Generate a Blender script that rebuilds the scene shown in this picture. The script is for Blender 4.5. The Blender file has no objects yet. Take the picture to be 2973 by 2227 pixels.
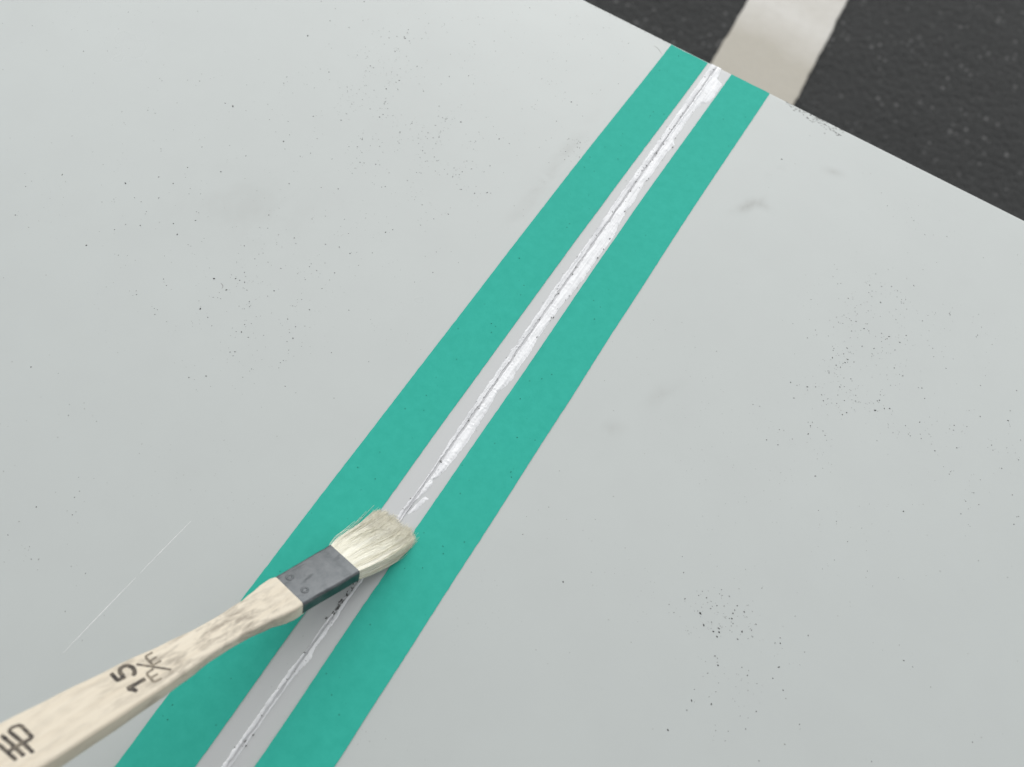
import bpy, bmesh, math, random
from mathutils import Vector, Matrix, noise

sc = bpy.context.scene
MM = 0.001
ZP = 0.700                      # height of the coping top above the asphalt, metres

# ------------------------------------------------------------------ camera
cam_d = bpy.data.cameras.new("camera")
cam = bpy.data.objects.new("camera", cam_d)
sc.collection.objects.link(cam)
cam_d.sensor_fit = 'HORIZONTAL'
cam_d.sensor_width = 36.0
cam_d.lens = 27.997
cam_d.clip_start = 0.01
cam_d.clip_end = 500.0
cam.matrix_world = Matrix(((0.844965, -0.509277, 0.163313, 0.04864),
                           (0.528624, 0.748931, -0.399574, -0.28250),
                           (0.081183, 0.423957, 0.902036, ZP + 0.24099),
                           (0, 0, 0, 1)))
cam_d.dof.use_dof = True
cam_d.dof.focus_distance = 0.268
cam_d.dof.aperture_fstop = 13.0
sc.camera = cam

# ------------------------------------------------------------------ sky and sun (overcast)
SUN_EL, SUN_AZ = math.radians(37), math.radians(-20)      # azimuth from +Y, clockwise
world = bpy.data.worlds.new("World")
sc.world = world
world.use_nodes = True
wn, wl = world.node_tree.nodes, world.node_tree.links
wn.clear()
sky = wn.new("ShaderNodeTexSky"); sky.sky_type = 'NISHITA'; sky.sun_disc = False
sky.sun_elevation = SUN_EL; sky.sun_rotation = SUN_AZ
sky.air_density = 1.0; sky.dust_density = 4.0; sky.ozone_density = 1.0
hs = wn.new("ShaderNodeHueSaturation"); hs.inputs["Saturation"].default_value = 0.10
bg = wn.new("ShaderNodeBackground"); bg.inputs["Strength"].default_value = 0.13
out = wn.new("ShaderNodeOutputWorld")
wl.new(sky.outputs[0], hs.inputs["Color"]); veil = wn.new("ShaderNodeMix"); veil.data_type = 'RGBA'      # even cloud cover over the clear-sky gradient
veil.inputs[0].default_value = 0.7; veil.inputs[7].default_value = (5.9, 6.0, 6.05, 1)
wl.new(hs.outputs[0], veil.inputs[6]); wl.new(veil.outputs[2], bg.inputs[0]); wl.new(bg.outputs[0], out.inputs[0])

sun_d = bpy.data.lights.new("sun", 'SUN')
sun_d.energy = 0.75; sun_d.angle = math.radians(80); sun_d.color = (1.0, 0.985, 0.96)
sun = bpy.data.objects.new("sun", sun_d)
sc.collection.objects.link(sun)
to_sun = Vector((math.sin(SUN_AZ) * math.cos(SUN_EL), math.cos(SUN_AZ) * math.cos(SUN_EL), math.sin(SUN_EL)))
sun.rotation_euler = to_sun.to_track_quat('Z', 'Y').to_euler()
sun.location = (0, 0, 5)

vs = sc.view_settings
vs.view_transform = 'Standard'; vs.look = 'None'; vs.gamma = 1.0; vs.use_curve_mapping = False
vs.exposure = 0.40

# ------------------------------------------------------------------ helpers
COL = sc.collection
def link(name, me, mat=None, parent=None, smooth=False):
    o = bpy.data.objects.new(name, me)
    COL.objects.link(o)
    if mat: me.materials.append(mat)
    if parent: o.parent = parent
    if smooth:
        for p in me.polygons: p.use_smooth = True
    return o
def mesh(name, verts, faces):
    me = bpy.data.meshes.new(name); me.from_pydata([tuple(v) for v in verts], [], faces); me.update(); return me
def tag(o, label=None, cat=None, group=None, kind=None):
    for k, v in (("label", label), ("category", cat), ("group", group), ("kind", kind)):
        if v: o[k] = v
    return o
def fix_normals(me):
    bm = bmesh.new(); bm.from_mesh(me); bmesh.ops.recalc_face_normals(bm, faces=bm.faces); bm.to_mesh(me); bm.free()
def interp(tab, x):
    """tab sorted by first value, ascending; smooth (cosine) interpolation"""
    if x <= tab[0][0]: return tab[0][1]
    for (a, fa), (b, fb) in zip(tab, tab[1:]):
        if x <= b:
            t = (x - a) / (b - a); t = t * t * (3 - 2 * t)
            return fa + (fb - fa) * t
    return tab[-1][1]
def lerp_tab(tab, x):
    if x <= tab[0][0]: return tab[0][1]
    for (a, fa), (b, fb) in zip(tab, tab[1:]):
        if x <= b: return fa + (fb - fa) * (x - a) / (b - a)
    return tab[-1][1]
def ns(x, y=0.0, z=0.0): return noise.noise(Vector((x, y, z)))

class Nodes:
    """small node-building helper"""
    def __init__(self, name, rough=0.5, metallic=0.0, spec=0.5):
        self.m = bpy.data.materials.new(name); self.m.use_nodes = True
        self.t = self.m.node_tree; self.t.nodes.clear()
        self.out = self.t.nodes.new("ShaderNodeOutputMaterial")
        self.b = self.t.nodes.new("ShaderNodeBsdfPrincipled")
        self.b.inputs["Roughness"].default_value = rough
        self.b.inputs["Metallic"].default_value = metallic
        self.b.inputs["Specular IOR Level"].default_value = spec
        self.t.links.new(self.b.outputs[0], self.out.inputs[0])
        self.tc = self.t.nodes.new("ShaderNodeTexCoord")
    def l(self, a, b): self.t.links.new(a, b)
    def coord(self, scale=(1, 1, 1), loc=(0, 0, 0), rot=(0, 0, 0)):
        mp = self.t.nodes.new("ShaderNodeMapping"); mp.inputs["Scale"].default_value = scale
        mp.inputs["Location"].default_value = loc; mp.inputs["Rotation"].default_value = rot
        self.l(self.tc.outputs["Object"], mp.inputs[0]); return mp.outputs[0]
    def noise(self, vec, scale, detail=4, rough=0.55, dist=0.0):
        n = self.t.nodes.new("ShaderNodeTexNoise"); n.inputs["Scale"].default_value = scale
        n.inputs["Detail"].default_value = detail; n.inputs["Roughness"].default_value = rough
        n.inputs["Distortion"].default_value = dist
        self.l(vec, n.inputs["Vector"]); return n.outputs["Fac"]
    def voronoi(self, vec, scale, feature='F1', rnd=1.0):
        n = self.t.nodes.new("ShaderNodeTexVoronoi"); n.feature = feature
        n.inputs["Scale"].default_value = scale; n.inputs["Randomness"].default_value = rnd
        self.l(vec, n.inputs["Vector"]); return n
    def ramp(self, fac, stops, mode='LINEAR'):
        r = self.t.nodes.new("ShaderNodeValToRGB"); r.color_ramp.interpolation = mode
        e = r.color_ramp.elements
        while len(e) < len(stops): e.new(0.5)
        for k, (p, c) in zip(e, stops):
            k.position = p; k.color = (c, c, c, 1) if not hasattr(c, '__len__') else (*c, 1)
        self.l(fac, r.inputs[0]); return r.outputs[0]
    def mix(self, fac, a, b, mode='MIX'):
        m = self.t.nodes.new("ShaderNodeMix"); m.data_type = 'RGBA'; m.blend_type = mode
        for i, v in ((0, fac), (6, a), (7, b)):
            if hasattr(v, 'is_linked') or isinstance(v, bpy.types.NodeSocket): self.l(v, m.inputs[i])
            elif i == 0: m.inputs[0].default_value = v
            else: m.inputs[i].default_value = (*v, 1)
        return m.outputs[2]
    def math(self, op, a, b=0.0):
        m = self.t.nodes.new("ShaderNodeMath"); m.operation = op
        for i, v in ((0, a), (1, b)):
            if isinstance(v, bpy.types.NodeSocket): self.l(v, m.inputs[i])
            else: m.inputs[i].default_value = v
        return m.outputs[0]
    def sep(self, vec):
        s = self.t.nodes.new("ShaderNodeSeparateXYZ"); self.l(vec, s.inputs[0]); return s.outputs
    def attr(self, name):
        a = self.t.nodes.new("ShaderNodeAttribute"); a.attribute_name = name; return a
    def color(self, c):
        if isinstance(c, bpy.types.NodeSocket): self.l(c, self.b.inputs["Base Color"])
        else: self.b.inputs["Base Color"].default_value = (*c, 1)
    def rough(self, s): self.l(s, self.b.inputs["Roughness"])
    def bump(self, h, strength, dist):
        b = self.t.nodes.new("ShaderNodeBump"); b.inputs["Strength"].default_value = strength
        b.inputs["Distance"].default_value = dist
        self.l(h, b.inputs["Height"])
        self.l(b.outputs[0], self.b.inputs["Normal"]); return b

# ------------------------------------------------------------------ materials
def mat_panel():
    n = Nodes("coated_sheet", rough=0.34, spec=0.5)
    c = n.coord()
    film = n.ramp(n.noise(c, 7.0, 5, 0.6), [(0.30, 0.0), (0.75, 1.0)])
    fine = n.ramp(n.noise(c, 55.0, 4, 0.6), [(0.35, 0.0), (0.75, 1.0)])
    col = n.mix(n.math('MULTIPLY', film, 0.55), (0.520, 0.550, 0.538), (0.488, 0.516, 0.504))
    col = n.mix(n.math('MULTIPLY', fine, 0.22), col, (0.465, 0.485, 0.478))
    # wiped clean where the sealant strip was prepared between the tapes
    x = n.sep(c)[0]
    near = n.ramp(n.math('ABSOLUTE', x), [(0.0062, 1.0), (0.0085, 0.0)])
    col = n.mix(n.math('MULTIPLY', near, 0.65), col, (0.57, 0.572, 0.582))
    # rubbed grey smudges
    sm = n.ramp(n.noise(n.coord((60, 60, 60)), 1.0, 4, 0.55, 0.8), [(0.40, 0.0), (0.66, 1.0)])
    for cx, cy, lx, ly, ro, k in ((0.0405, -0.0600, 0.013, 0.0040, 1.05, 0.34), (0.0450, -0.0565, 0.010, 0.004, 0.1, 0.20), (0.0425, -0.0395, 0.010, 0.0035, 1.25, 0.24),
                                  (0.062, -0.024, 0.008, 0.004, 0.3, 0.16), (0.040, -0.172, 0.012, 0.006, 0.6, 0.14), (0.050, -0.150, 0.016, 0.006, 1.2, 0.10),
                                  (-0.030, -0.090, 0.050, 0.006, 1.57, 0.22), (-0.110, -0.17, 0.05, 0.03, 0.4, 0.08)):
        mp = n.t.nodes.new("ShaderNodeMapping"); mp.vector_type = 'TEXTURE'
        mp.inputs["Location"].default_value = (cx, cy, 0.7); mp.inputs["Rotation"].default_value = (0, 0, ro); mp.inputs["Scale"].default_value = (lx, ly, 1.0)
        n.l(n.tc.outputs["Object"], mp.inputs[0])
        gq = n.t.nodes.new("ShaderNodeTexGradient"); gq.gradient_type = 'QUADRATIC_SPHERE'; n.l(mp.outputs[0], gq.inputs[0])
        col = n.mix(n.math('MULTIPLY', n.math('MULTIPLY', gq.outputs["Fac"], sm), k * 3.6), col, (0.36, 0.37, 0.355))
    # hardly visible dust points
    v = n.voronoi(n.coord(), 900.0)
    dots = n.ramp(v.outputs["Distance"], [(0.10, 1.0), (0.19, 0.0)])
    patch = n.ramp(n.noise(c, 16.0, 3, 0.6), [(0.52, 0.0), (0.68, 1.0)])
    rnd = n.ramp(n.sep(v.outputs["Color"])[0], [(0.80, 0.0), (0.86, 1.0)])
    col = n.mix(n.math('MULTIPLY', n.math('MULTIPLY', dots, patch), n.math('MULTIPLY', rnd, 0.55)), col, (0.25, 0.26, 0.25))
    n.color(col)
    n.rough(n.ramp(film, [(0.0, 0.26), (1.0, 0.38)]))
    n.bump(n.noise(c, 420.0, 3, 0.5), 0.05, 0.0002)
    return n.m
def mat_tape():
    n = Nodes("green_paper_tape", rough=0.75, spec=0.18)
    c = n.coord()
    a = n.noise(c, 260.0, 4, 0.65)
    big = n.noise(c, 22.0, 3, 0.5)
    col = n.mix(n.ramp(a, [(0.3, 0.0), (0.7, 1.0)]), (0.033, 0.412, 0.324), (0.042, 0.455, 0.362))
    col = n.mix(n.math('MULTIPLY', n.ramp(big, [(0.35, 0.0), (0.7, 1.0)]), 0.25), col, (0.038, 0.395, 0.312))
    v = n.voronoi(c, 420.0)
    dots = n.math('MULTIPLY', n.ramp(v.outputs["Distance"], [(0.06, 1.0), (0.16, 0.0)]), n.ramp(n.sep(v.outputs["Color"])[0], [(0.90, 0.0), (0.94, 1.0)]))
    col = n.mix(n.math('MULTIPLY', dots, 0.6), col, (0.015, 0.16, 0.12))
    n.color(col)
    n.bump(n.noise(n.coord((1, 0.45, 1)), 900.0, 4, 0.6), 0.35, 0.0001)
    return n.m
def mat_sealant():
    n = Nodes("white_sealant", rough=0.55, spec=0.4)
    c = n.coord()
    d = n.attr("dirt").outputs["Fac"]
    streak = n.noise(n.coord((1500, 60, 400), rot=(0, 0, -0.011)), 1.0, 4, 0.6)
    gr = n.math('ADD', n.ramp(streak, [(0.42, 0.0), (0.66, 1.0)]), n.math('MULTIPLY', d, 1.3))
    gr = n.math('MULTIPLY', gr, 0.38)
    col = n.mix(gr, (0.93, 0.935, 0.95), (0.50, 0.51, 0.53))
    v = n.voronoi(c, 1100.0)
    dots = n.math('MULTIPLY', n.ramp(v.outputs["Distance"], [(0.10, 1.0), (0.24, 0.0)]), n.ramp(n.sep(v.outputs["Color"])[0], [(0.86, 0.0), (0.90, 1.0)]))
    col = n.mix(n.math('MULTIPLY', dots, n.math('ADD', n.math('MULTIPLY', d, 0.6), 0.22)), col, (0.10, 0.10, 0.11))
    n.color(col)
    n.bump(n.noise(c, 1500.0, 4, 0.6), 0.5, 0.0002)
    return n.m
def mat_joint():
    n = Nodes("joint_filler", rough=0.6, spec=0.35)
    s = n.noise(n.coord((700, 60, 400)), 1.0, 4, 0.65)
    g = n.ramp(s, [(0.24, (0.34, 0.34, 0.35)), (0.38, (0.60, 0.605, 0.62)), (0.70, (0.72, 0.725, 0.74))])
    n.color(g); n.bump(s, 0.4, 0.0003)
    return n.m
def mat_wood():
    n = Nodes("bare_brush_wood", rough=0.62, spec=0.3)
    g = n.noise(n.coord((22, 420, 300)), 1.0, 5, 0.6, 0.3)
    fine = n.noise(n.coord((60, 1500, 900)), 1.0, 3, 0.6)
    col = n.mix(n.ramp(g, [(0.3, 0.0), (0.75, 1.0)]), (0.68, 0.62, 0.515), (0.62, 0.55, 0.44))
    col = n.mix(n.math('MULTIPLY', n.ramp(fine, [(0.45, 0.0), (0.8, 1.0)]), 0.25), col, (0.55, 0.45, 0.32))
    # hand grime: streaky, strongest round the neck where it is gripped
    x = n.sep(n.coord())[0]
    grip = n.ramp(n.math('MULTIPLY', x, 10.0), [(0.19, 0.25), (0.33, 1.0), (0.55, 0.9), (0.72, 0.25)])
    st = n.ramp(n.noise(n.coord((150, 480, 300), (0.4, 0.1, 0)), 1.0, 6, 0.66, 0.3), [(0.46, 0.0), (0.65, 1.0)])
    col = n.mix(n.math('MULTIPLY', n.math('MULTIPLY', st, grip), 0.80), col, (0.27, 0.235, 0.19))
    n.color(col)
    n.bump(g, 0.25, 0.0003)
    return n.m
def mat_ferrule():
    n = Nodes("worn_tinplate", rough=0.34, metallic=0.85, spec=0.5)
    c = n.coord()
    a = n.noise(c, 260.0, 5, 0.65, 0.4)
    b = n.noise(n.coord((120, 500, 300)), 1.0, 4, 0.6, 0.5)
    col = n.mix(n.ramp(a, [(0.35, 0.0), (0.68, 1.0)]), (0.086, 0.093, 0.098), (0.140, 0.147, 0.153))
    col = n.mix(n.ramp(b, [(0.56, 0.0), (0.70, 0.8)]), col, (0.055, 0.06, 0.064))
    n.color(col)
    n.rough(n.ramp(a, [(0.3, 0.28), (0.7, 0.46)]))
    n.bump(n.noise(c, 180.0, 3, 0.5), 0.12, 0.0006)
    return n.m
def mat_bristle():
    n = Nodes("hog_bristle", rough=0.5, spec=0.3)
    t = n.attr("tone").outputs["Fac"]
    n.color(n.ramp(t, [(0.0, (0.52, 0.48, 0.36)), (0.35, (0.82, 0.79, 0.65)), (1.0, (0.95, 0.93, 0.83))]))
    return n.m
def mat_plain(name, c, rough=0.6, spec=0.3):
    n = Nodes(name, rough=rough, spec=spec)
    k = n.noise(n.coord(), 600.0, 3)
    n.color(n.mix(n.ramp(k, [(0.3, 0.0), (0.7, 1.0)]), c, tuple(v * 0.8 for v in c)))
    return n.m
def mat_grit():
    n = Nodes("grit", rough=0.8, spec=0.2)
    n.color(n.attr("tone").outputs["Color"])
    return n.m
def mat_ink():
    n = Nodes("stamp_ink", rough=0.6, spec=0.2)
    k = n.noise(n.coord((500, 1200, 800)), 1.0, 4, 0.6)
    fade = n.attr("fade").outputs["Fac"]
    f = n.math('ADD', n.math('MULTIPLY', n.ramp(k, [(0.40, 0.0), (0.75, 1.0)]), 0.55), fade)
    n.color(n.mix(f, (0.030, 0.026, 0.028), (0.42, 0.36, 0.27)))
    return n.m
def mat_asphalt():
    n = Nodes("asphalt", rough=0.85, spec=0.3)
    c = n.coord()
    v = n.voronoi(c, 95.0)
    base = n.ramp(n.noise(c, 90.0, 5, 0.65), [(0.3, (0.020, 0.021, 0.021)), (0.7, (0.037, 0.038, 0.038))])
    patch = n.ramp(n.noise(c, 9.0, 3, 0.5), [(0.35, 0.0), (0.7, 1.0)])
    base = n.mix(n.math('MULTIPLY', patch, 0.4), base, (0.038, 0.039, 0.039))
    pale = n.math('MULTIPLY', n.ramp(v.outputs["Distance"], [(0.22, 1.0), (0.40, 0.0)]), n.ramp(n.sep(v.outputs["Color"])[0], [(0.80, 0.0), (0.98, 1.0)]))
    base = n.mix(n.math('MULTIPLY', pale, 0.7), base, (0.17, 0.17, 0.168))
    n.color(base)
    n.bump(n.math('ADD', v.outputs["Distance"], n.noise(c, 260.0, 3)), 0.9, 0.004)
    return n.m
def mat_line():
    n = Nodes("worn_line_paint", rough=0.75, spec=0.3)
    c = n.coord()
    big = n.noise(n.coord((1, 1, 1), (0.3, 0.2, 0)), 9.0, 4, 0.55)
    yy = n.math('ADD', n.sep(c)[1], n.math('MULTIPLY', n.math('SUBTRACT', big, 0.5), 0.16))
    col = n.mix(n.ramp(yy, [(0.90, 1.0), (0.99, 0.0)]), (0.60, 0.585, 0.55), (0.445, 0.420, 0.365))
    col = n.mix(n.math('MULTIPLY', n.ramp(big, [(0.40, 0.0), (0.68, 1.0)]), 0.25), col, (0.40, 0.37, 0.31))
    f = n.noise(c, 60.0, 4, 0.6)
    col = n.mix(n.math('MULTIPLY', n.ramp(f, [(0.45, 0.0), (0.8, 1.0)]), 0.20), col, (0.36, 0.335, 0.29))
    n.color(col)
    n.bump(n.noise(c, 150.0, 4), 0.5, 0.002)
    return n.m
def mat_render(name, c0, c1):
    n = Nodes(name, rough=0.9, spec=0.2)
    c = n.coord()
    n.color(n.mix(n.ramp(n.noise(c, 14.0, 6, 0.65), [(0.3, 0.0), (0.7, 1.0)]), c0, c1))
    n.bump(n.noise(c, 220.0, 5, 0.6), 0.6, 0.003)
    return n.m

M_PANEL, M_TAPE, M_SEAL, M_JOINT = mat_panel(), mat_tape(), mat_sealant(), mat_joint()
M_WOOD, M_FERR, M_BRIS, M_GRIT, M_INK = mat_wood(), mat_ferrule(), mat_bristle(), mat_grit(), mat_ink()
M_ASPH, M_LINE = mat_asphalt(), mat_line()
M_SCR = mat_plain("scratched_coating", (0.93, 0.93, 0.93), 0.5)
M_FIBRE = mat_plain("dark_fibre", (0.28, 0.27, 0.26), 0.7)

# ------------------------------------------------------------------ ground
asph = link("asphalt", mesh("asphalt", [(-40, -40, 0), (40, -40, 0), (40, 40, 0), (-40, 40, 0)], [(0, 1, 2, 3)]), M_ASPH)
tag(asph, kind="structure")

def painted_line():
    vs_, fs = [], []
    N = 700
    for i in range(N + 1):
        y = -1.5 + 5.0 * i / N
        cx = -0.160 - 0.060 * (y - 0.819)
        wl_ = 0.0040 * ns(y * 9, 3.1) + 0.0020 * ns(y * 34, 7.7) + 0.0010 * ns(y * 110, 1.2)
        wr_ = 0.0030 * ns(y * 8, 13.1) + 0.0022 * ns(y * 30, 17.7) + 0.0016 * ns(y * 120, 11.2)
        a, b = cx + wl_, cx + 0.1515 + wr_
        for x, z in ((a - 0.001, 0.0002), (a, 0.0035), (a + 0.006, 0.0042), (b - 0.006, 0.0042), (b, 0.0035), (b + 0.001, 0.0002)):
            vs_.append((x, y, z))
        if i:
            o, q = (i - 1) * 6, i * 6
            for k in range(5): fs.append((o + k, o + k + 1, q + k + 1, q + k))
    return mesh("painted_line", vs_, fs)
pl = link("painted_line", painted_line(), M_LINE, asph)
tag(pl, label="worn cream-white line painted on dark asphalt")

# ------------------------------------------------------------------ low wall under the coping
def box_bm(x0, x1, y0, y1, z0, z1, bev=0.0):
    bm = bmesh.new(); bmesh.ops.create_cube(bm, size=1.0)
    for v in bm.verts:
        v.co = ((x0 + x1) / 2 + v.co.x * (x1 - x0), (y0 + y1) / 2 + v.co.y * (y1 - y0), (z0 + z1) / 2 + v.co.z * (z1 - z0))
    if bev: bmesh.ops.bevel(bm, geom=bm.edges[:], offset=bev, segments=2, affect='EDGES')
    return bm
def from_bm(name, bm, mat, parent=None, smooth=False):
    me = bpy.data.meshes.new(name); bm.to_mesh(me); bm.free(); return link(name, me, mat, parent, smooth)
PX = 0.9                               # half length of the coping
YN = -0.500                            # near edge of the coping
lw = from_bm("low_wall", box_bm(-PX + 0.02, PX - 0.02, YN + 0.02, -0.022, 0.0, ZP - 0.0035), mat_render("grey_render", (0.30, 0.295, 0.28), (0.22, 0.215, 0.205)))
tag(lw, "grey rendered low wall carrying the white metal coping", "wall")
blocker = from_bm("added_shade_block", box_bm(-0.20, 0.62, YN - 0.45, YN - 0.012, 0.0, ZP + 1.3, 0.006), mat_render("shade_block_render", (0.06, 0.06, 0.06), (0.045, 0.045, 0.045)))  # added dark block, unseen behind the camera, shading the near coping
tag(blocker, "dark rendered pier added out of view to shade the coping", "blocker")

# ------------------------------------------------------------------ coping panels
def seam(y): return -1.55 - 0.0106 * y            # joint centre line, mm
GAP = 0.55                                         # half joint width, mm
def coping(name, side):
    # closed profile (y, z) of a bent 1.5 mm sheet: top, folded lip at the far rim and at the near rim
    R, T, D = 1.3, 1.5, 55.0
    outp, inp = [], []
    y1, y0 = 0.0, YN * 1000
    for i in range(7):
        a = math.pi / 2 * i / 6
        outp.append((y1 - R + R * math.sin(a), -R + R * math.cos(a)))
    outp.append((y1, -D))
    inner = [(y1 - T, -D), (y1 - T, -T), (y0 + T, -T), (y0 + T, -D)]
    near = [(y0, -D)]
    for i in range(7):
        a = math.pi / 2 * i / 6
        near.append((y0 + R - R * math.cos(a), -R + R * math.sin(a)))
    # extra points along the top so that the sheet can be very slightly uneven
    top = [(y0 + R + 0.4, 0.0)] + [(y0 + R + (y1 - y0 - 2 * R) * k / 60, 0.0) for k in range(1, 60)] + [(y1 - R - 0.4, 0.0)]
    prof = outp + inner + near + top
    xs = [0, 6, 16, 30, 50, 80, 120, 170, 230, 320, 450, 650, 880]
    vs_, fs = [], []
    P = len(prof)
    for j, dx in enumerate(xs):
        for (y, z) in prof:
            x = seam(y) + side * (GAP + dx) if dx < 200 else side * dx + seam(y) * 0.2
            zz = z
            if z > -T * 0.9 and j > 0:
                zz += 0.10 * ns(x * 0.012, y * 0.012, side * 5.0)
            vs_.append((x * MM, y * MM, ZP + zz * MM))
        if j:
            for k in range(P):
                a, b = (j - 1) * P + k, (j - 1) * P + (k + 1) % P
                fs.append((a, b, b + P, a + P))
    fs.append(tuple(range(P))); fs.append(tuple(range((len(xs) - 1) * P, len(xs) * P)))
    me = mesh(name, vs_, fs); fix_normals(me)
    o = link(name, me, M_PANEL)
    for p in me.polygons: p.use_smooth = len(p.vertices) == 4
    me.set_sharp_from_angle(angle=math.radians(40))
    return o
G_PAN = "coping panels meeting at the taped joint"
panel_a = coping("coping_panel", -1)
tag(panel_a, "white coated metal coping panel with a long hair-thin scratch, under the brush handle", "panel", G_PAN)
panel_b = coping("coping_panel", 1)
tag(panel_b, "white coated metal coping panel with grey scuffs rubbed along its rim", "panel", G_PAN)

# old filler lying in the joint, slightly below the sheet
def joint_filler():
    vs_, fs = [], []
    N = 900
    for i in range(N + 1):
        y = -0.4 - (YN * -1000 - 1) * i / N
        c = seam(y)
        for k, dx in enumerate((-GAP - 0.02, -0.3, 0.0, 0.3, GAP + 0.02)):
            z = -0.03 - (0.08 if k == 2 else 0.04 * (k in (1, 3))) + 0.10 * ns(y * 0.35, k * 3.0) + 0.07 * ns(y * 1.4, k * 5.0)
            z = min(z, -0.015)
            vs_.append(((c + dx) * MM, y * MM, ZP + z * MM))
        for dx in (GAP + 0.02, -GAP - 0.02):
            vs_.append(((c + dx) * MM, y * MM, ZP - 1.4 * MM))
        if i:
            o, q = (i - 1) * 7, i * 7
            for k in range(7): fs.append((o + k, o + (k + 1) % 7, q + (k + 1) % 7, q + k))
    fs.append(tuple(range(7))); fs.append(tuple(range(N * 7, N * 7 + 7)))
    me = mesh("joint_filler", vs_, fs); fix_normals(me)
    return me
seal = link("sealant_joint", joint_filler(), M_JOINT, smooth=True)
tag(seal, "scraped white sealant joint running between the two green tapes", "sealant")

# ------------------------------------------------------------------ scraped sealant left on both sides of the joint
def residue(name, inner, outer, ya, yb, hgt, dirt, seed, step=0.22, cols=9, rag=0.35, clip=None):
    """strip from inner(y) to outer(y), y going down from ya to yb; mm. Ragged outer rim, uneven height."""
    vs_, fs, dv = [], [], []
    N = int((ya - yb) / step)
    for i in range(N + 1):
        y = ya - step * i
        xi, xo = inner(y), outer(y)
        sgn = 1 if xo > xi else -1
        w = abs(xo - xi)
        r = rag * (ns(y * 0.33, seed) * 1.2 + ns(y * 1.1, seed + 4) * 0.8 + ns(y * 3.1, seed + 8) * 0.5)
        w = max(0.05, w + r * min(1.0, w))
        end = min(1.0, (ya - y) / 1.0 + 0.15, (y - yb) / 2.0 + 0.02)
        ri = -0.06 + 0.28 * ns(y * 0.21, seed + 20) + 0.20 * ns(y * 0.8, seed + 21) + 0.10 * ns(y * 2.7, seed + 22)
        for k in range(cols + 1):
            t = k / cols
            x = xi + sgn * (w * t + ri * (1 - t))
            prof = min(1.0, t * 5 + 0.45) * min(1.0, (1 - t) * 3.2) ** 0.8
            z = hgt * prof * end * (0.75 + 0.45 * ns(x * 0.9, y * 0.22, seed) + 0.30 * ns(x * 2.2, y * 1.3, seed + 2)) - 0.03 * (t > 0.999)
            if 0 < k < cols: z = max(z, 0.015)
            vs_.append((x * MM, y * MM, ZP + z * MM))
            dv.append(min(1.0, max(0.0, dirt * (0.6 + 0.9 * ns(x * 0.5, y * 0.12, seed + 30)) + 0.35 * max(0.0, ns(y * 0.5, seed + 40)))))
        if i:
            o, q = (i - 1) * (cols + 1), i * (cols + 1)
            for k in range(cols): fs.append((o + k, o + k + 1, q + k + 1, q + k))
    me = mesh(name, vs_, fs); fix_normals(me)
    if me.polygons[len(me.polygons) // 2].normal.z < 0: me.flip_normals()
    at = me.attributes.new("dirt", 'FLOAT', 'POINT')
    at.data.foreach_set("value", dv)
    return link(name, me, M_SEAL, seal, smooth=True)

LB = [(-236, -0.5), (-229, -0.25), (-224, 0.1), (-214, -0.1), (-209, -0.5), (-202, -0.95), (-193, -1.1), (-183, -1.5), (-172, -1.7), (-161, -1.7),
      (-147, -2.1), (-139, -2.4), (-131, -2.5), (-121, -2.3), (-109, -2.4), (-99, -2.6), (-92, -2.95), (-85, -3.0), (-77, -3.0), (-63, -3.3),
      (-54, -3.25), (-44, -3.4), (-31, -3.65), (-23, -3.75), (-15, -3.75), (-6.8, -3.9), (-1, -4.3)]
RB = [(-236, 0.9), (-232.7, 0.95), (-228, 1.2), (-226.3, 1.5), (-223, 2.4), (-221, 2.6), (-219.8, 2.9), (-218, 2.0), (-216.7, 3.0), (-213.6, 3.3),
      (-211, 3.9), (-207, 3.9), (-202.5, 4.2), (-198, 4.0), (-192, 3.7), (-187, 3.4), (-184, 3.2), (-181, 2.7), (-178, 3.9), (-174, 4.2), (-168.5, 3.9),
      (-163, 4.1), (-156, 3.3), (-149, 3.3), (-141, 3.4), (-135, 3.9), (-126, 4.4), (-117, 4.2), (-103, 4.5), (-96, 3.3), (-90, 2.6), (-85, 3.1),
      (-79, 2.5), (-74, 2.0), (-69, 2.7), (-61, 2.3), (-55.5, 2.5), (-51.2, 2.7), (-50, 3.3), (-48.6, 1.9), (-44, 1.5), (-42, 1.9), (-36.5, 1.5), (-31, 1.6), (-26.5, 1.7),
      (-23.5, 2.4), (-22, 4.2), (-20, 4.7), (-14, 4.8), (-8.5, 4.85), (-7.2, 2.0), (-5, 1.3), (-0.6, 0.5)]
r1 = residue("sealant_ridge", lambda y: seam(y) - 0.45, lambda y: lerp_tab(LB, y), -0.5, -236, 0.34, 0.85, 1.0)
r2 = residue("sealant_ridge", lambda y: seam(y) + 0.40, lambda y: lerp_tab(RB, y), -0.4, -236, 0.46, 0.06, 60.0, cols=12)
# crest of fresh sealant standing up beside the cut
r3 = residue("sealant_crest", lambda y: seam(y) + 0.15 + 0.25 * ns(y * 0.05, 3), lambda y: seam(y) + 1.0 + 0.25 * ns(y * 0.05, 3), -7, -52, 0.85, 0.0, 77.0, cols=5, rag=0.12)
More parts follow.
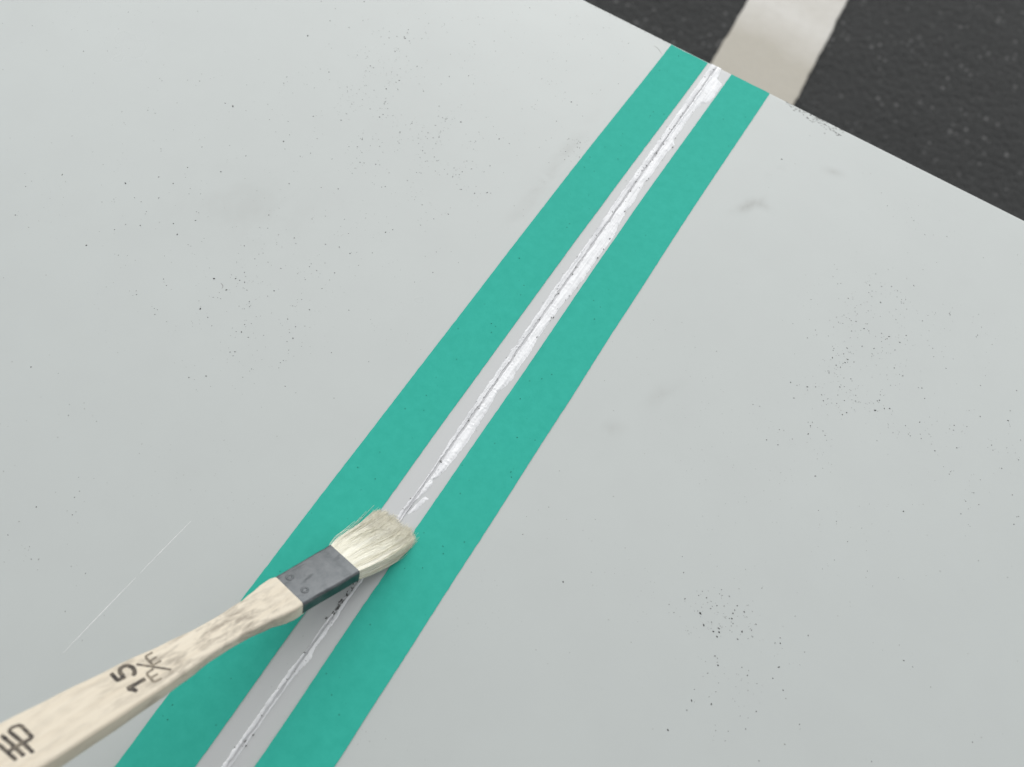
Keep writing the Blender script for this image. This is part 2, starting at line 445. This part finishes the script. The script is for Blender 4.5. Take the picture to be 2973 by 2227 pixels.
# thinner strips on the stretch already brushed
r4 = residue("sealant_ridge", lambda y: seam(y) + 0.45, lambda y: seam(y) + 0.45 + interp([(-330, 0.35), (-300, 0.4), (-292, 0.5), (-287, 0.6), (-281, 1.5), (-278, 0.85), (-270, 1.0), (-262, 0.7), (-254, 0.8)], y), -240, -420, 0.35, 0.42, 91.0, cols=6, rag=0.3)
r5 = residue("sealant_ridge", lambda y: seam(y) - 0.30, lambda y: seam(y) - 0.30 - interp([(-420, 0.8), (-330, 0.9), (-300, 1.0), (-287, 0.95), (-282, 0.6), (-279, 0.12), (-274, 0.5), (-270, 0.35), (-267, 0.05), (-240, 0.05)], y), -266, -420, 0.40, 0.30, 113.0, cols=6, rag=0.25)
# flat smear pushed sideways by the brush
r6 = residue("sealant_smear", lambda y: seam(y) + 0.9 + 0.55 * (y + 231) * 0.35, lambda y: seam(y) + 1.7 + 0.42 * (y + 231) * 0.75, -224.0, -231.5, 0.20, 0.35, 131.0, cols=7, rag=0.5)

# ------------------------------------------------------------------ masking tapes
TT = 0.16                                           # tape thickness, mm
def tape(name, left, right, y_end, seed):
    vs_, fs = [], []
    ys = []
    y = y_end
    while y > -430: ys.append(y); y -= 0.8
    C = 8
    for i, y in enumerate(ys):
        a = interp(left, y) + 0.09 * ns(y * 0.4, seed) + 0.05 * ns(y * 1.7, seed + 3)
        b = interp(right, y) + 0.09 * ns(y * 0.4, seed + 7) + 0.05 * ns(y * 1.7, seed + 9)
        for k in range(C + 1):
            t = k / C
            x = a + (b - a) * t
            yy = y + (0.35 * ns(x * 0.5, seed) if i == 0 else 0)
            z = TT + 0.02 + 0.05 * max(0, ns(x * 0.1, y * 0.05, seed + 2)) + 0.11 * abs(ns(x * 0.012, y * 0.012, 5.0))
            vs_.append((x * MM, yy * MM, ZP + z * MM))
        for k in range(C, -1, -1):
            t = k / C
            x = a + (b - a) * t
            vs_.append((x * MM, (y + (0.35 * ns(x * 0.5, seed) if i == 0 else 0)) * MM, ZP - 0.05 * MM))
    R = 2 * (C + 1)
    for i in range(1, len(ys)):
        for k in range(R): fs.append(((i - 1) * R + k, (i - 1) * R + (k + 1) % R, i * R + (k + 1) % R, i * R + k))
    fs.append(tuple(range(R))); fs.append(tuple(range((len(ys) - 1) * R, len(ys) * R)))
    me = mesh(name, vs_, fs); fix_normals(me)
    return link(name, me, M_TAPE)
G_TAPE = "green tapes masking the joint"
t1 = tape("masking_tape", [(-430, -21.6), (-330, -22.75), (-309, -23.2), (-229, -23.7), (-171, -23.9), (-126, -24.1), (-88, -24.15), (-1, -23.4)],
          [(-430, -4.6), (-318, -5.2), (-272, -5.8), (-236, -5.8), (-196, -6.15), (-113, -6.4), (-94, -6.25), (-2, -5.65)], -1.2, 2.0)
tag(t1, "flat strip of green masking tape passing under the brush ferrule and handle", "tape", G_TAPE)
t2 = tape("masking_tape", [(-430, 9.6), (-310, 7.9), (-254, 6.9), (-235, 6.6), (-188, 6.2), (-105, 5.2), (-86, 5.0), (0, 5.5)],
          [(-430, 27.6), (-299, 25.8), (-279, 25.5), (-230, 25.0), (-176, 24.35), (-134, 23.75), (-73, 23.25), (0, 23.5)], -0.9, 32.0)
tag(t2, "flat strip of green masking tape just beyond the bristle tips, on the scuffed-rim panel", "tape", G_TAPE)

# ------------------------------------------------------------------ brush: local x along the handle, y across, z out of its face (mm -> m)
O = Vector((-4.07, -253.82, 9.0)); AX = Vector((-0.26285, -0.84909, 0.45821)); SD = Vector((0.95243, -0.15243, 0.26389)); UP = AX.cross(SD)
AX.normalize(); UP.normalize(); SD = UP.cross(AX)
brush = bpy.data.objects.new("paint_brush", None); COL.objects.link(brush)
brush.empty_display_size = 0.01
BM = Matrix(((AX.x, SD.x, UP.x, O.x * MM), (AX.y, SD.y, UP.y, O.y * MM), (AX.z, SD.z, UP.z, ZP + O.z * MM), (0, 0, 0, 1)))
brush.matrix_world = BM
tag(brush, "flat wooden paint brush with pale bristles and grey metal ferrule, sweeping the joint", "paint brush")

def section(sl, sr, ut, ub, r, n=4):
    """rounded rectangle ring (s, u)"""
    r = min(r, (sr - sl) / 2.05, (ut - ub) / 2.05)
    pts = []
    for cx, cy, a0 in ((sr - r, ut - r, 90), (sr - r, ub + r, 0), (sl + r, ub + r, -90), (sl + r, ut - r, -180)):
        for i in range(n + 1):
            a = math.radians(a0 - 90 * i / n)
            pts.append((cx + r * math.cos(a), cy + r * math.sin(a)))
    return pts
def loft(name, rings):
    vs_, fs = [], []
    R = len(rings[0][1])
    for i, (k, ring) in enumerate(rings):
        for s, u in ring: vs_.append((k * MM, s * MM, u * MM))
        if i:
            for j in range(R): fs.append(((i - 1) * R + j, (i - 1) * R + (j + 1) % R, i * R + (j + 1) % R, i * R + j))
    fs.append(tuple(range(R))); fs.append(tuple(range((len(rings) - 1) * R, len(rings) * R)))
    me = mesh(name, vs_, fs); fix_normals(me); return me

SLT = [(17, -6.1), (19.3, -6.35), (21.2, -6.75), (24, -6.5), (27, -5.85), (31, -5.3), (39, -4.85), (44, -4.95), (51, -5.7), (64, -7.15), (77, -8.2), (87, -8.9), (110, -9.4), (135, -8.8), (152, -7.0), (160, -4.6)]
SRT = [(17, 6.0), (19.3, 6.1), (21.2, 6.3), (24, 5.9), (28, 5.0), (34, 4.4), (40, 4.1), (46, 4.15), (52, 4.7), (60, 5.3), (73, 5.9), (87, 6.3), (110, 6.8), (135, 6.4), (152, 5.0), (160, 3.0)]
UBT = [(17, -4.0), (19.3, -4.9), (24, -4.9), (29, -4.2), (36, -3.7), (44, -3.9), (53, -4.7), (65, -5.0), (85, -5.4), (110, -5.8), (140, -5.8), (160, -4.6)]
UTT = [(17, -0.35), (18.9, -0.35), (19.2, 0.05), (20.2, 0.15), (22, 0.0), (30, -0.35), (150, -0.35), (160, -1.2)]
def handle_mesh():
    rings = []
    ks = [17, 18, 18.8, 19.1, 19.4, 19.8, 20.3, 21, 22, 23] + list(range(24, 161, 2))
    for k in ks:
        f = (lambda T: interp(T, k))
        jit = 0.05 * ns(k * 0.2, 3)
        rings.append((k, section(f(SLT) + jit, f(SRT) + jit, f(UTT), f(UBT), 0.85 if k > 19 else 0.5)))
    rings.append((161.5, section(-3.2, 1.8, -1.9, -3.9, 0.8)))
    return loft("handle", rings)
handle = link("handle", handle_mesh(), M_WOOD, brush, smooth=True)
handle.data.set_sharp_from_angle(angle=math.radians(50))
tag(handle, label="bare cream wood handle stamped 15 m/m, grimy at the neck")

def ferrule_mesh():
    rings = []
    n = 5
    def sec(k, ins=0.0):
        sl = interp([(0, -6.68), (19.2, -6.36)], k); sr = interp([(0, 6.82), (19.2, 6.22)], k)
        return section(sl + ins, sr - ins, 0.0 - ins, -4.3 - 0.01 * k + ins, 0.85 - ins * 0.5, n)
    for k, i_ in ((0.35, 0.45), (0.0, 0.30), (-0.05, 0.12), (0.05, 0.0), (0.9, 0.0), (1.6, 0.05), (2.2, 0.12), (2.8, 0.05), (3.6, 0.0)):
        rings.append((k, sec(k, i_)))
    for k in range(5, 19, 2): rings.append((k, sec(k, 0.02 * ns(k * 0.4))))
    for k, i_ in ((18.9, 0.0), (19.15, 0.06), (19.2, 0.2), (19.0, 0.35)): rings.append((k, sec(k, i_)))
    return loft("ferrule", rings)
ferr = link("ferrule", ferrule_mesh(), M_FERR, brush, smooth=True)
ferr.data.set_sharp_from_angle(angle=math.radians(48))
tag(ferr, label="dull grey metal ferrule with two punched dimples")

def dimple_mesh():
    vs_, fs = [], []
    prof = [(1.15, -0.01), (1.0, 0.10), (0.78, 0.15), (0.62, 0.02), (0.35, -0.16)]
    S = 18
    for r, u in prof:
        for j in range(S):
            a = 2 * math.pi * j / S
            vs_.append((r * math.cos(a) * MM, r * math.sin(a) * MM, u * MM))
    for i in range(len(prof) - 1):
        for j in range(S): fs.append((i * S + j, i * S + (j + 1) % S, (i + 1) * S + (j + 1) % S, (i + 1) * S + j))
    fs.append(tuple(range((len(prof) - 1) * S, len(prof) * S)))
    me = mesh("dimple", vs_, fs); fix_normals(me)
    if me.polygons[-1].normal.z < 0: me.flip_normals()
    me.materials.append(M_FERR)
    return me
dm = dimple_mesh()
for k, s in ((16.4, -3.5), (16.0, 2.6)):
    d = link("dimple", dm, None, ferr, smooth=True)
    d.location = (k * MM, s * MM, 0.06 * MM)
    for p in dm.polygons: p.use_smooth = True

# printed marks: flat ink strokes lying on the handle's face
def strokes(name, lines, w, fade):
    vs_, fs, fv = [], [], []
    for ln, ww, fd in lines:
        # resample
        pts = []
        for (a, b) in zip(ln, ln[1:]):
            L = math.hypot(b[0] - a[0], b[1] - a[1]); n = max(2, int(L / 0.25))
            for i in range(n): pts.append((a[0] + (b[0] - a[0]) * i / n, a[1] + (b[1] - a[1]) * i / n))
        pts.append(ln[-1])
        base = len(vs_)
        for i, p in enumerate(pts):
            q0, q1 = pts[max(0, i - 1)], pts[min(len(pts) - 1, i + 1)]
            dx, dy = q1[0] - q0[0], q1[1] - q0[1]; L = math.hypot(dx, dy) or 1.0
            nx, ny = -dy / L, dx / L
            hw = w * ww / 2 * (1 + 0.16 * ns(p[0] * 2.0, p[1] * 2.0, 3.3))
            if i in (0, len(pts) - 1): hw *= 0.75
            z = interp(UTT, p[0]) + 0.018 + 0.001 * (len(fs) % 7) * 0 + 0.002 * lines.index((ln, ww, fd))
            vs_ += [((p[0] + nx * hw) * MM, (p[1] + ny * hw) * MM, z * MM), ((p[0] - nx * hw) * MM, (p[1] - ny * hw) * MM, z * MM)]
            fv += [fd + fade, fd + fade]
            if i: fs.append((base + 2 * i - 2, base + 2 * i - 1, base + 2 * i + 1, base + 2 * i))
    me = mesh(name, vs_, fs)
    for p in me.polygons:
        pass
    bm = bmesh.new(); bm.from_mesh(me)
    for f_ in bm.faces:
        f_.normal_update()
        if f_.normal.z < 0: f_.normal_flip()
    bm.to_mesh(me); bm.free()
    at = me.attributes.new("fade", 'FLOAT', 'POINT'); at.data.foreach_set("value", fv)
    return link(name, me, M_INK, handle)
five = [([(65.03, -5.54), (64.85, -2.81), (63.06, -2.56)], 1.0, 0.0),
        ([(63.43, -3.08), (63.45, -4.43), (63.04, -5.28), (62.01, -5.48), (61.22, -5.0), (60.72, -3.97), (60.83, -2.78), (61.28, -2.09), (61.84, -1.79)], 1.1, 0.05)]
one = [([(64.45, 0.50), (60.14, 0.70)], 1.2, 0.0), ([(64.35, 0.57), (63.05, 2.55)], 0.9, 0.02), ([(63.8, 0.9), (63.1, 2.0)], 0.9, 0.02)]
mu = [([(55.26, -4.79), (56.9, -4.8), (57.15, -4.4), (57.0, -1.36)], 1.0, 0.0), ([(55.14, -3.05), (57.03, -2.99)], 1.0, 0.0), ([(54.95, -1.47), (57.01, -1.46)], 1.0, 0.0)]
ml = [([(57.37, -0.58), (59.0, -0.45), (59.3, -0.1), (59.2, 2.5), (58.9, 2.82), (57.33, 2.91)], 1.0, 0.05), ([(57.36, 1.31), (59.22, 1.26)], 1.0, 0.05)]
slash = [([(59.68, -4.17), (54.6, 2.21)], 1.0, 0.0)]
kan = [([(87.04, -5.77), (86.06, -5.99), (85.03, -5.68), (84.69, -5.01), (84.25, -1.2), (86.06, -1.15)], 1.0, 0.0),
       ([(87.04, -5.77), (86.17, -1.61), (85.59, 2.35)], 1.0, 0.0), ([(84.29, -1.11), (87.56, -1.22), (89.18, -1.16)], 1.25, 0.06),
       ([(88.47, -5.73), (87.77, -1.99), (87.2, 1.81)], 1.0, 0.0), ([(90.6, -5.8), (89.61, -3.55), (88.68, 1.73)], 1.0, 0.0)]
strokes("printed_digit", five, 0.96, 0.02); strokes("printed_digit", one, 0.96, 0.02)
strokes("printed_letter", mu, 0.62, 0.30); strokes("printed_letter", ml, 0.62, 0.34)
strokes("printed_slash", slash, 0.60, 0.12); strokes("printed_character", kan, 0.80, 0.0)

# bristles: many tapering hairs from the ferrule mouth, bending where they meet the sheet
def bristles():
    rng = random.Random(7)
    vs_, fs, tone = [], [], []
    def world_z(k, s, u): return O.z + AX.z * k + SD.z * s + UP.z * u
    NH, SEG = 5200, 9
    clump = {}
    for h in range(NH):
        edge = rng.random() < 0.25
        a = rng.uniform(-1, 1); b = rng.uniform(0, 1)
        if edge:
            if rng.random() < 0.6: b = rng.choice((0.02, 0.05, 0.98))
            else: a = rng.choice((-1, 1)) * rng.uniform(0.96, 1)
        s0 = a * 6.0 + 0.07; u0 = -0.35 - b * 3.6
        ci = (int((a + 1) * 9 + rng.uniform(-.45, .45)), int(b * 3))
        if ci not in clump: clump[ci] = (rng.gauss(0, 0.28), rng.gauss(0, 0.16), rng.gauss(0, 0.85), rng.gauss(0, 0.12))
        cs, cu, cl, ct = clump[ci]
        L = 21.6 - 0.9 * abs(a) ** 3 - 1.1 * (1 - a) - 0.6 * b + cl + rng.gauss(0, 0.75) - (rng.uniform(0, 3.5) if rng.random() < 0.35 else 0)
        stray = rng.random() < 0.006
        js, ju = rng.gauss(0, 0.5) + cs, rng.gauss(0, 0.22) + cu
        if stray: js, ju = rng.gauss(0, 2.2), abs(rng.gauss(0, 1.6)); L *= rng.uniform(0.6, 1.0)
        if h < 11:                                 # stray hairs along the outer side
            a = -1.0; s0 = -6.1; js, ju = -rng.uniform(0.4, 3.2), rng.uniform(0.2, 2.6); L = rng.uniform(8, 19)
        rad = rng.uniform(0.050, 0.085)
        tn = min(1.0, max(0.0, 0.60 + ct * 1.6 + rng.gauss(0, 0.26)))
        base = len(vs_)
        pts = []
        for i in range(SEG + 1):
            t = i / SEG
            k = 1.0 - (L + 1.0) * t
            bul = math.sin(math.pi * min(1.0, t * 0.80)) ** 0.9
            s = s0 * (1 + 0.29 * bul - 0.10 * t * t) + js * t * t + 0.15 * a * t
            u = u0 + (0.75 - b * 1.3) * bul * 0.9 + ju * t * t - (0.2 + 1.1 * (1 - b)) * t * t
            z = world_z(k, s, u)
            floor = 0.22 + 1.0 * (1 - b) * (1 - 0.8 * t) + 0.02 * rng.random()
            if z < floor + 1.2:                    # soft contact with the sheet
                d = z - floor
                zz = floor + (0.5 * (d + math.sqrt(d * d + 0.35)))
                du = (zz - z) / UP.z
                u += du
            pts.append(Vector((k, s, u)))
        for i, p in enumerate(pts):
            t = i / SEG
            r = rad * (1.0 - 0.62 * t ** 2)
            for j in range(3):
                an = 2 * math.pi * j / 3 + h
                vs_.append(((p.x) * MM, (p.y + r * math.cos(an)) * MM, (p.z + r * math.sin(an)) * MM))
                tone.append(tn * (1 - 0.45 * t ** 5))
            if i:
                o, q = base + (i - 1) * 3, base + i * 3
                for j in range(3): fs.append((o + j, o + (j + 1) % 3, q + (j + 1) % 3, q + j))
        fs.append((base + SEG * 3, base + SEG * 3 + 1, base + SEG * 3 + 2))
    me = mesh("bristles", vs_, fs)
    at = me.attributes.new("tone", 'FLOAT', 'POINT'); at.data.foreach_set("value", tone)
    return me
br = link("bristles", bristles(), M_BRIS, brush, smooth=True)
tag(br, label="pale cream hog bristles spread at the tips", kind="stuff")

# ------------------------------------------------------------------ grit and dust scattered on the panels
def grit():
    rng = random.Random(21)
    vs_, fs, tone = [], [], []
    def speck(x, y, size, col, z=0.0, stretch=1.0, ang=None):
        base = len(vs_)
        n = rng.choice((5, 6, 7))
        ang = rng.uniform(0, math.pi) if ang is None else ang
        ca, sa = math.cos(ang), math.sin(ang)
        hgt = size * rng.uniform(0.12, 0.3)
        zb = ZP + (z - 0.02 + 0.1 * ns(x * 0.012, y * 0.012, 5.0 if x > 0 else -5.0)) * MM
        for lvl, (f, hz) in enumerate(((1.0, 0.0), (0.62, 1.0))):
            for i in range(n):
                a = 2 * math.pi * i / n
                r = size / 2 * f * rng.uniform(0.6, 1.25)
                px, py = r * math.cos(a) * stretch, r * math.sin(a)
                vs_.append(((x + px * ca - py * sa) * MM, (y + px * sa + py * ca) * MM, zb + (hz * hgt + 0.03 * lvl) * MM))
                tone.append((*col, 1.0))
        for i in range(n): fs.append((base + i, base + (i + 1) % n, base + n + (i + 1) % n, base + n + i))
        fs.append(tuple(base + n + i for i in range(n)))
    def tone_of(dark):
        g = max(0.012, dark)
        return (g, g * 1.01, g * 0.98)
    def ok(x, y): return y < -1.0 and not (-24.6 < x < 26.0)
    def cluster(cx, cy, sx, sy, n, smin, smax, d0, d1, rot=0.0):
        for _ in range(n):
            a, b = rng.gauss(0, sx), rng.gauss(0, sy)
            x, y = cx + a * math.cos(rot) - b * math.sin(rot), cy + a * math.sin(rot) + b * math.cos(rot)
            if not ok(x, y) or ns(x * 0.11, y * 0.11, 8.0) < rng.uniform(-0.35, 0.25): continue
            q = rng.random() ** 2.8
            speck(x, y, smin + (smax - smin) * q, tone_of(rng.uniform(d0, d1) * (1.0 - 0.70 * q)), 0, rng.choice((1, 1, 1.3, 1.9)))
    # sparse everywhere
    for _ in range(520):
        x, y = rng.uniform(-290, 220), rng.uniform(-360, -2)
        if ok(x, y): speck(x, y, rng.uniform(0.16, 0.42), tone_of(rng.uniform(0.16, 0.42)))
    A = ((-109, -83, 15, 16, 90), (-75, -107, 14, 13, 110), (-106, -110, 14, 9, 35), (-81, -192, 12, 11, 55), (-86, -213, 16, 9, 34),
         (-69, -216, 10, 12, 26), (-106, -198, 16, 14, 26), (-75, -162, 14, 14, 22), (-60, -132, 14, 14, 40), (-148, -204, 24, 14, 22),
         (-106, -268, 16, 12, 14), (-80, -299, 10, 9, 16), (-149, -167, 22, 18, 34), (-211, -148, 18, 14, 14), (-28, -74, 3, 4, 22),
         (-90, -50, 26, 20, 50), (-120, -130, 20, 16, 40), (-46, -60, 12, 16, 26), (-50, -20, 14, 12, 24))
    for cx, cy, sx, sy, n in A: cluster(cx, cy, sx, sy, int(n * 3.2), 0.18, 0.46, 0.08, 0.35)
    B = ((98, -104, 8, 9, 55), (108, -112, 10, 8, 55), (112, -86, 9, 9, 42), (133, -110, 12, 10, 30), (98, -134, 8, 8, 20),
         (95, -208, 5, 5, 26), (106, -208, 8, 8, 44), (110, -220, 8, 8, 26), (101, -25, 9, 5, 14), (155, -112, 12, 14, 40),
         (95, -78, 10, 8, 34), (110, -63, 9, 8, 26), (144, -62, 14, 12, 22), (51, -207, 12, 14, 10), (130, -170, 26, 20, 26))
    for cx, cy, sx, sy, n in B: cluster(cx, cy, sx, sy, int(n * 3.0), 0.18, 0.46, 0.08, 0.35)
    # scuff rubbed along the rim
    for _ in range(120):
        x = rng.uniform(31, 58); y = -0.8 - abs(rng.gauss(0, 1.1)) - (0.0 if x < 40 else rng.choice((0.0, 0.0, 2.2)))
        speck(x, y, rng.uniform(0.12, 0.42), tone_of(rng.uniform(0.20, 0.46)), 0, rng.uniform(1.4, 4.5), rng.gauss(0, 0.3))
    for _ in range(90):
        x = rng.uniform(-66, -24); y = -0.9 - abs(rng.gauss(0, 0.5))
        speck(x, y, rng.uniform(0.10, 0.24), tone_of(rng.uniform(0.18, 0.46)), 0, rng.uniform(1.0, 3.5), rng.gauss(0, 0.2))
    # along the joint: black points caught in the sealant
    for _ in range(190):
        y = -rng.uniform(1, 150) if rng.random() < 0.72 else -rng.uniform(150, 330)
        x = seam(y) + rng.gauss(-0.5, 0.9)
        if rng.random() < 0.25: x = lerp_tab(RB, y) + rng.gauss(-0.1, 0.3) if y > -235 else x
        if x > 4.6 or -262 < y < -236: continue
        speck(x, y, rng.uniform(0.14, 0.46) * (1.25 if rng.random() < 0.12 else 1), tone_of(rng.uniform(0.04, 0.30)), 0.22, rng.choice((1, 1.4, 2.0)), 1.6 + rng.gauss(0, 0.4))
    for _ in range(24):                             # dark grime in the brushed joint
        y = -rng.uniform(256, 268); x = seam(y) + rng.gauss(-0.1, 0.30)
        speck(x, y, rng.uniform(0.25, 0.7), tone_of(rng.uniform(0.06, 0.24)), 0.02, rng.uniform(1.2, 2.6), 1.58)
    # on the tapes
    for _ in range(70):
        x = rng.choice((rng.uniform(-23.5, -6.8), rng.uniform(7.5, 23.2))); y = -rng.uniform(3, 330)
        speck(x, y, rng.uniform(0.16, 0.38), (0.015, 0.14, 0.105), TT + 0.10, rng.choice((1, 1.5)))
    # single larger crumbs
    for x, y, s in ((-171.3, -156.6, .4), (-147.2, -136.5, .5), (-121, -138.6, .5), (-130.1, -163.2, .4), (-146.4, -178, .4), (-153.9, -186.9, .5), (-143.7, -189.8, .4),
                    (-128.2, -190.5, .5), (-122.9, -185, .45), (-124, -193.2, .45), (-145.8, -214.2, .5), (-101.6, -199.9, .7), (-119.7, -122.2, .4), (-131.9, -133.3, .35),
                    (-106.7, -153.1, .35), (-90.8, -144.5, .45), (-94.1, -195.5, .4), (-97.4, -211.6, .45), (92.6, -208.5, .65), (95, -211.1, .5), (99.9, -211.9, .45), (99.9, -210.4, .5),
                    (98.3, -211.2, .4), (103.7, -219.1, .5), (106.6, -229.7, .45), (99, -242.6, .45), (119.1, -213.5, .4), (117, -203.2, .4), (101.3, -232, .4), (42.1, -30.6, .55), (-62.2, -307.6, .4)):
        speck(x, y, s, tone_of(0.05), 0, rng.choice((1.1, 1.5, 2.0)))
    me = mesh("grit", vs_, fs); fix_normals(me)
    at = me.color_attributes.new("tone", 'FLOAT_COLOR', 'POINT')
    at.data.foreach_set("color", [c for t in tone for c in t])
    return me
g = link("grit", grit(), M_GRIT)
tag(g, "fine black grit and dust specks scattered over the white panels", "grit", kind="stuff")

# scratch and loose fibres: thin round threads lying on the sheet
def thread(name, pts, r, mat, parent=None, z=0.0):
    vs_, fs = [], []
    for i, p in enumerate(pts):
        q0, q1 = pts[max(0, i - 1)], pts[min(len(pts) - 1, i + 1)]
        dx, dy = q1[0] - q0[0], q1[1] - q0[1]; L = math.hypot(dx, dy) or 1
        nx, ny = -dy / L, dx / L
        rr = r * (0.35 + 0.65 * math.sin(math.pi * (i + 0.3) / (len(pts) - 0.4)))
        for w, h in ((-1, -0.05), (-0.5, 0.55), (0.5, 0.55), (1, -0.05)):
            vs_.append(((p[0] + nx * rr * w) * MM, (p[1] + ny * rr * w) * MM, ZP + (z + rr * h + 0.1 * ns(p[0] * 0.012, p[1] * 0.012, 5.0 if p[0] > 0 else -5.0)) * MM))
        if i:
            o, q = (i - 1) * 4, i * 4
            for k in range(4): fs.append((o + k, o + (k + 1) % 4, q + (k + 1) % 4, q + k))
    me = mesh(name, vs_, fs); fix_normals(me)
    return link(name, me, mat, parent)
def seg(a, b, n, wob, seed): return [(a[0] + (b[0] - a[0]) * i / n + wob * ns(i * 0.3, seed), a[1] + (b[1] - a[1]) * i / n) for i in range(n + 1)]
thread("scratch", seg((-54.6, -316.0), (-52.6, -290), 40, 0.12, 1), 0.12, M_SCR, panel_a)
thread("scratch", seg((-52.5, -288.5), (-50.8, -268.8), 34, 0.10, 4), 0.10, M_SCR, panel_a)
f1 = thread("loose_fibre", [(-29.3, -6.3), (-28.4, -6.2), (-27.4, -6.5), (-26.4, -7.0), (-25.4, -7.7), (-24.4, -8.3), (-24.0, -8.7)], 0.09, M_FIBRE)
tag(f1, "short dark hair touching the edge of the green tape near the coping rim", "fibre")
f2 = thread("loose_fibre", [(-98.6, -200.0), (-98.0, -200.1), (-97.3, -200.4), (-96.9, -200.9), (-96.9, -201.5)], 0.10, M_FIBRE)
tag(f2, "tiny curled dark fibre lying among grit on the scratched panel", "fibre")
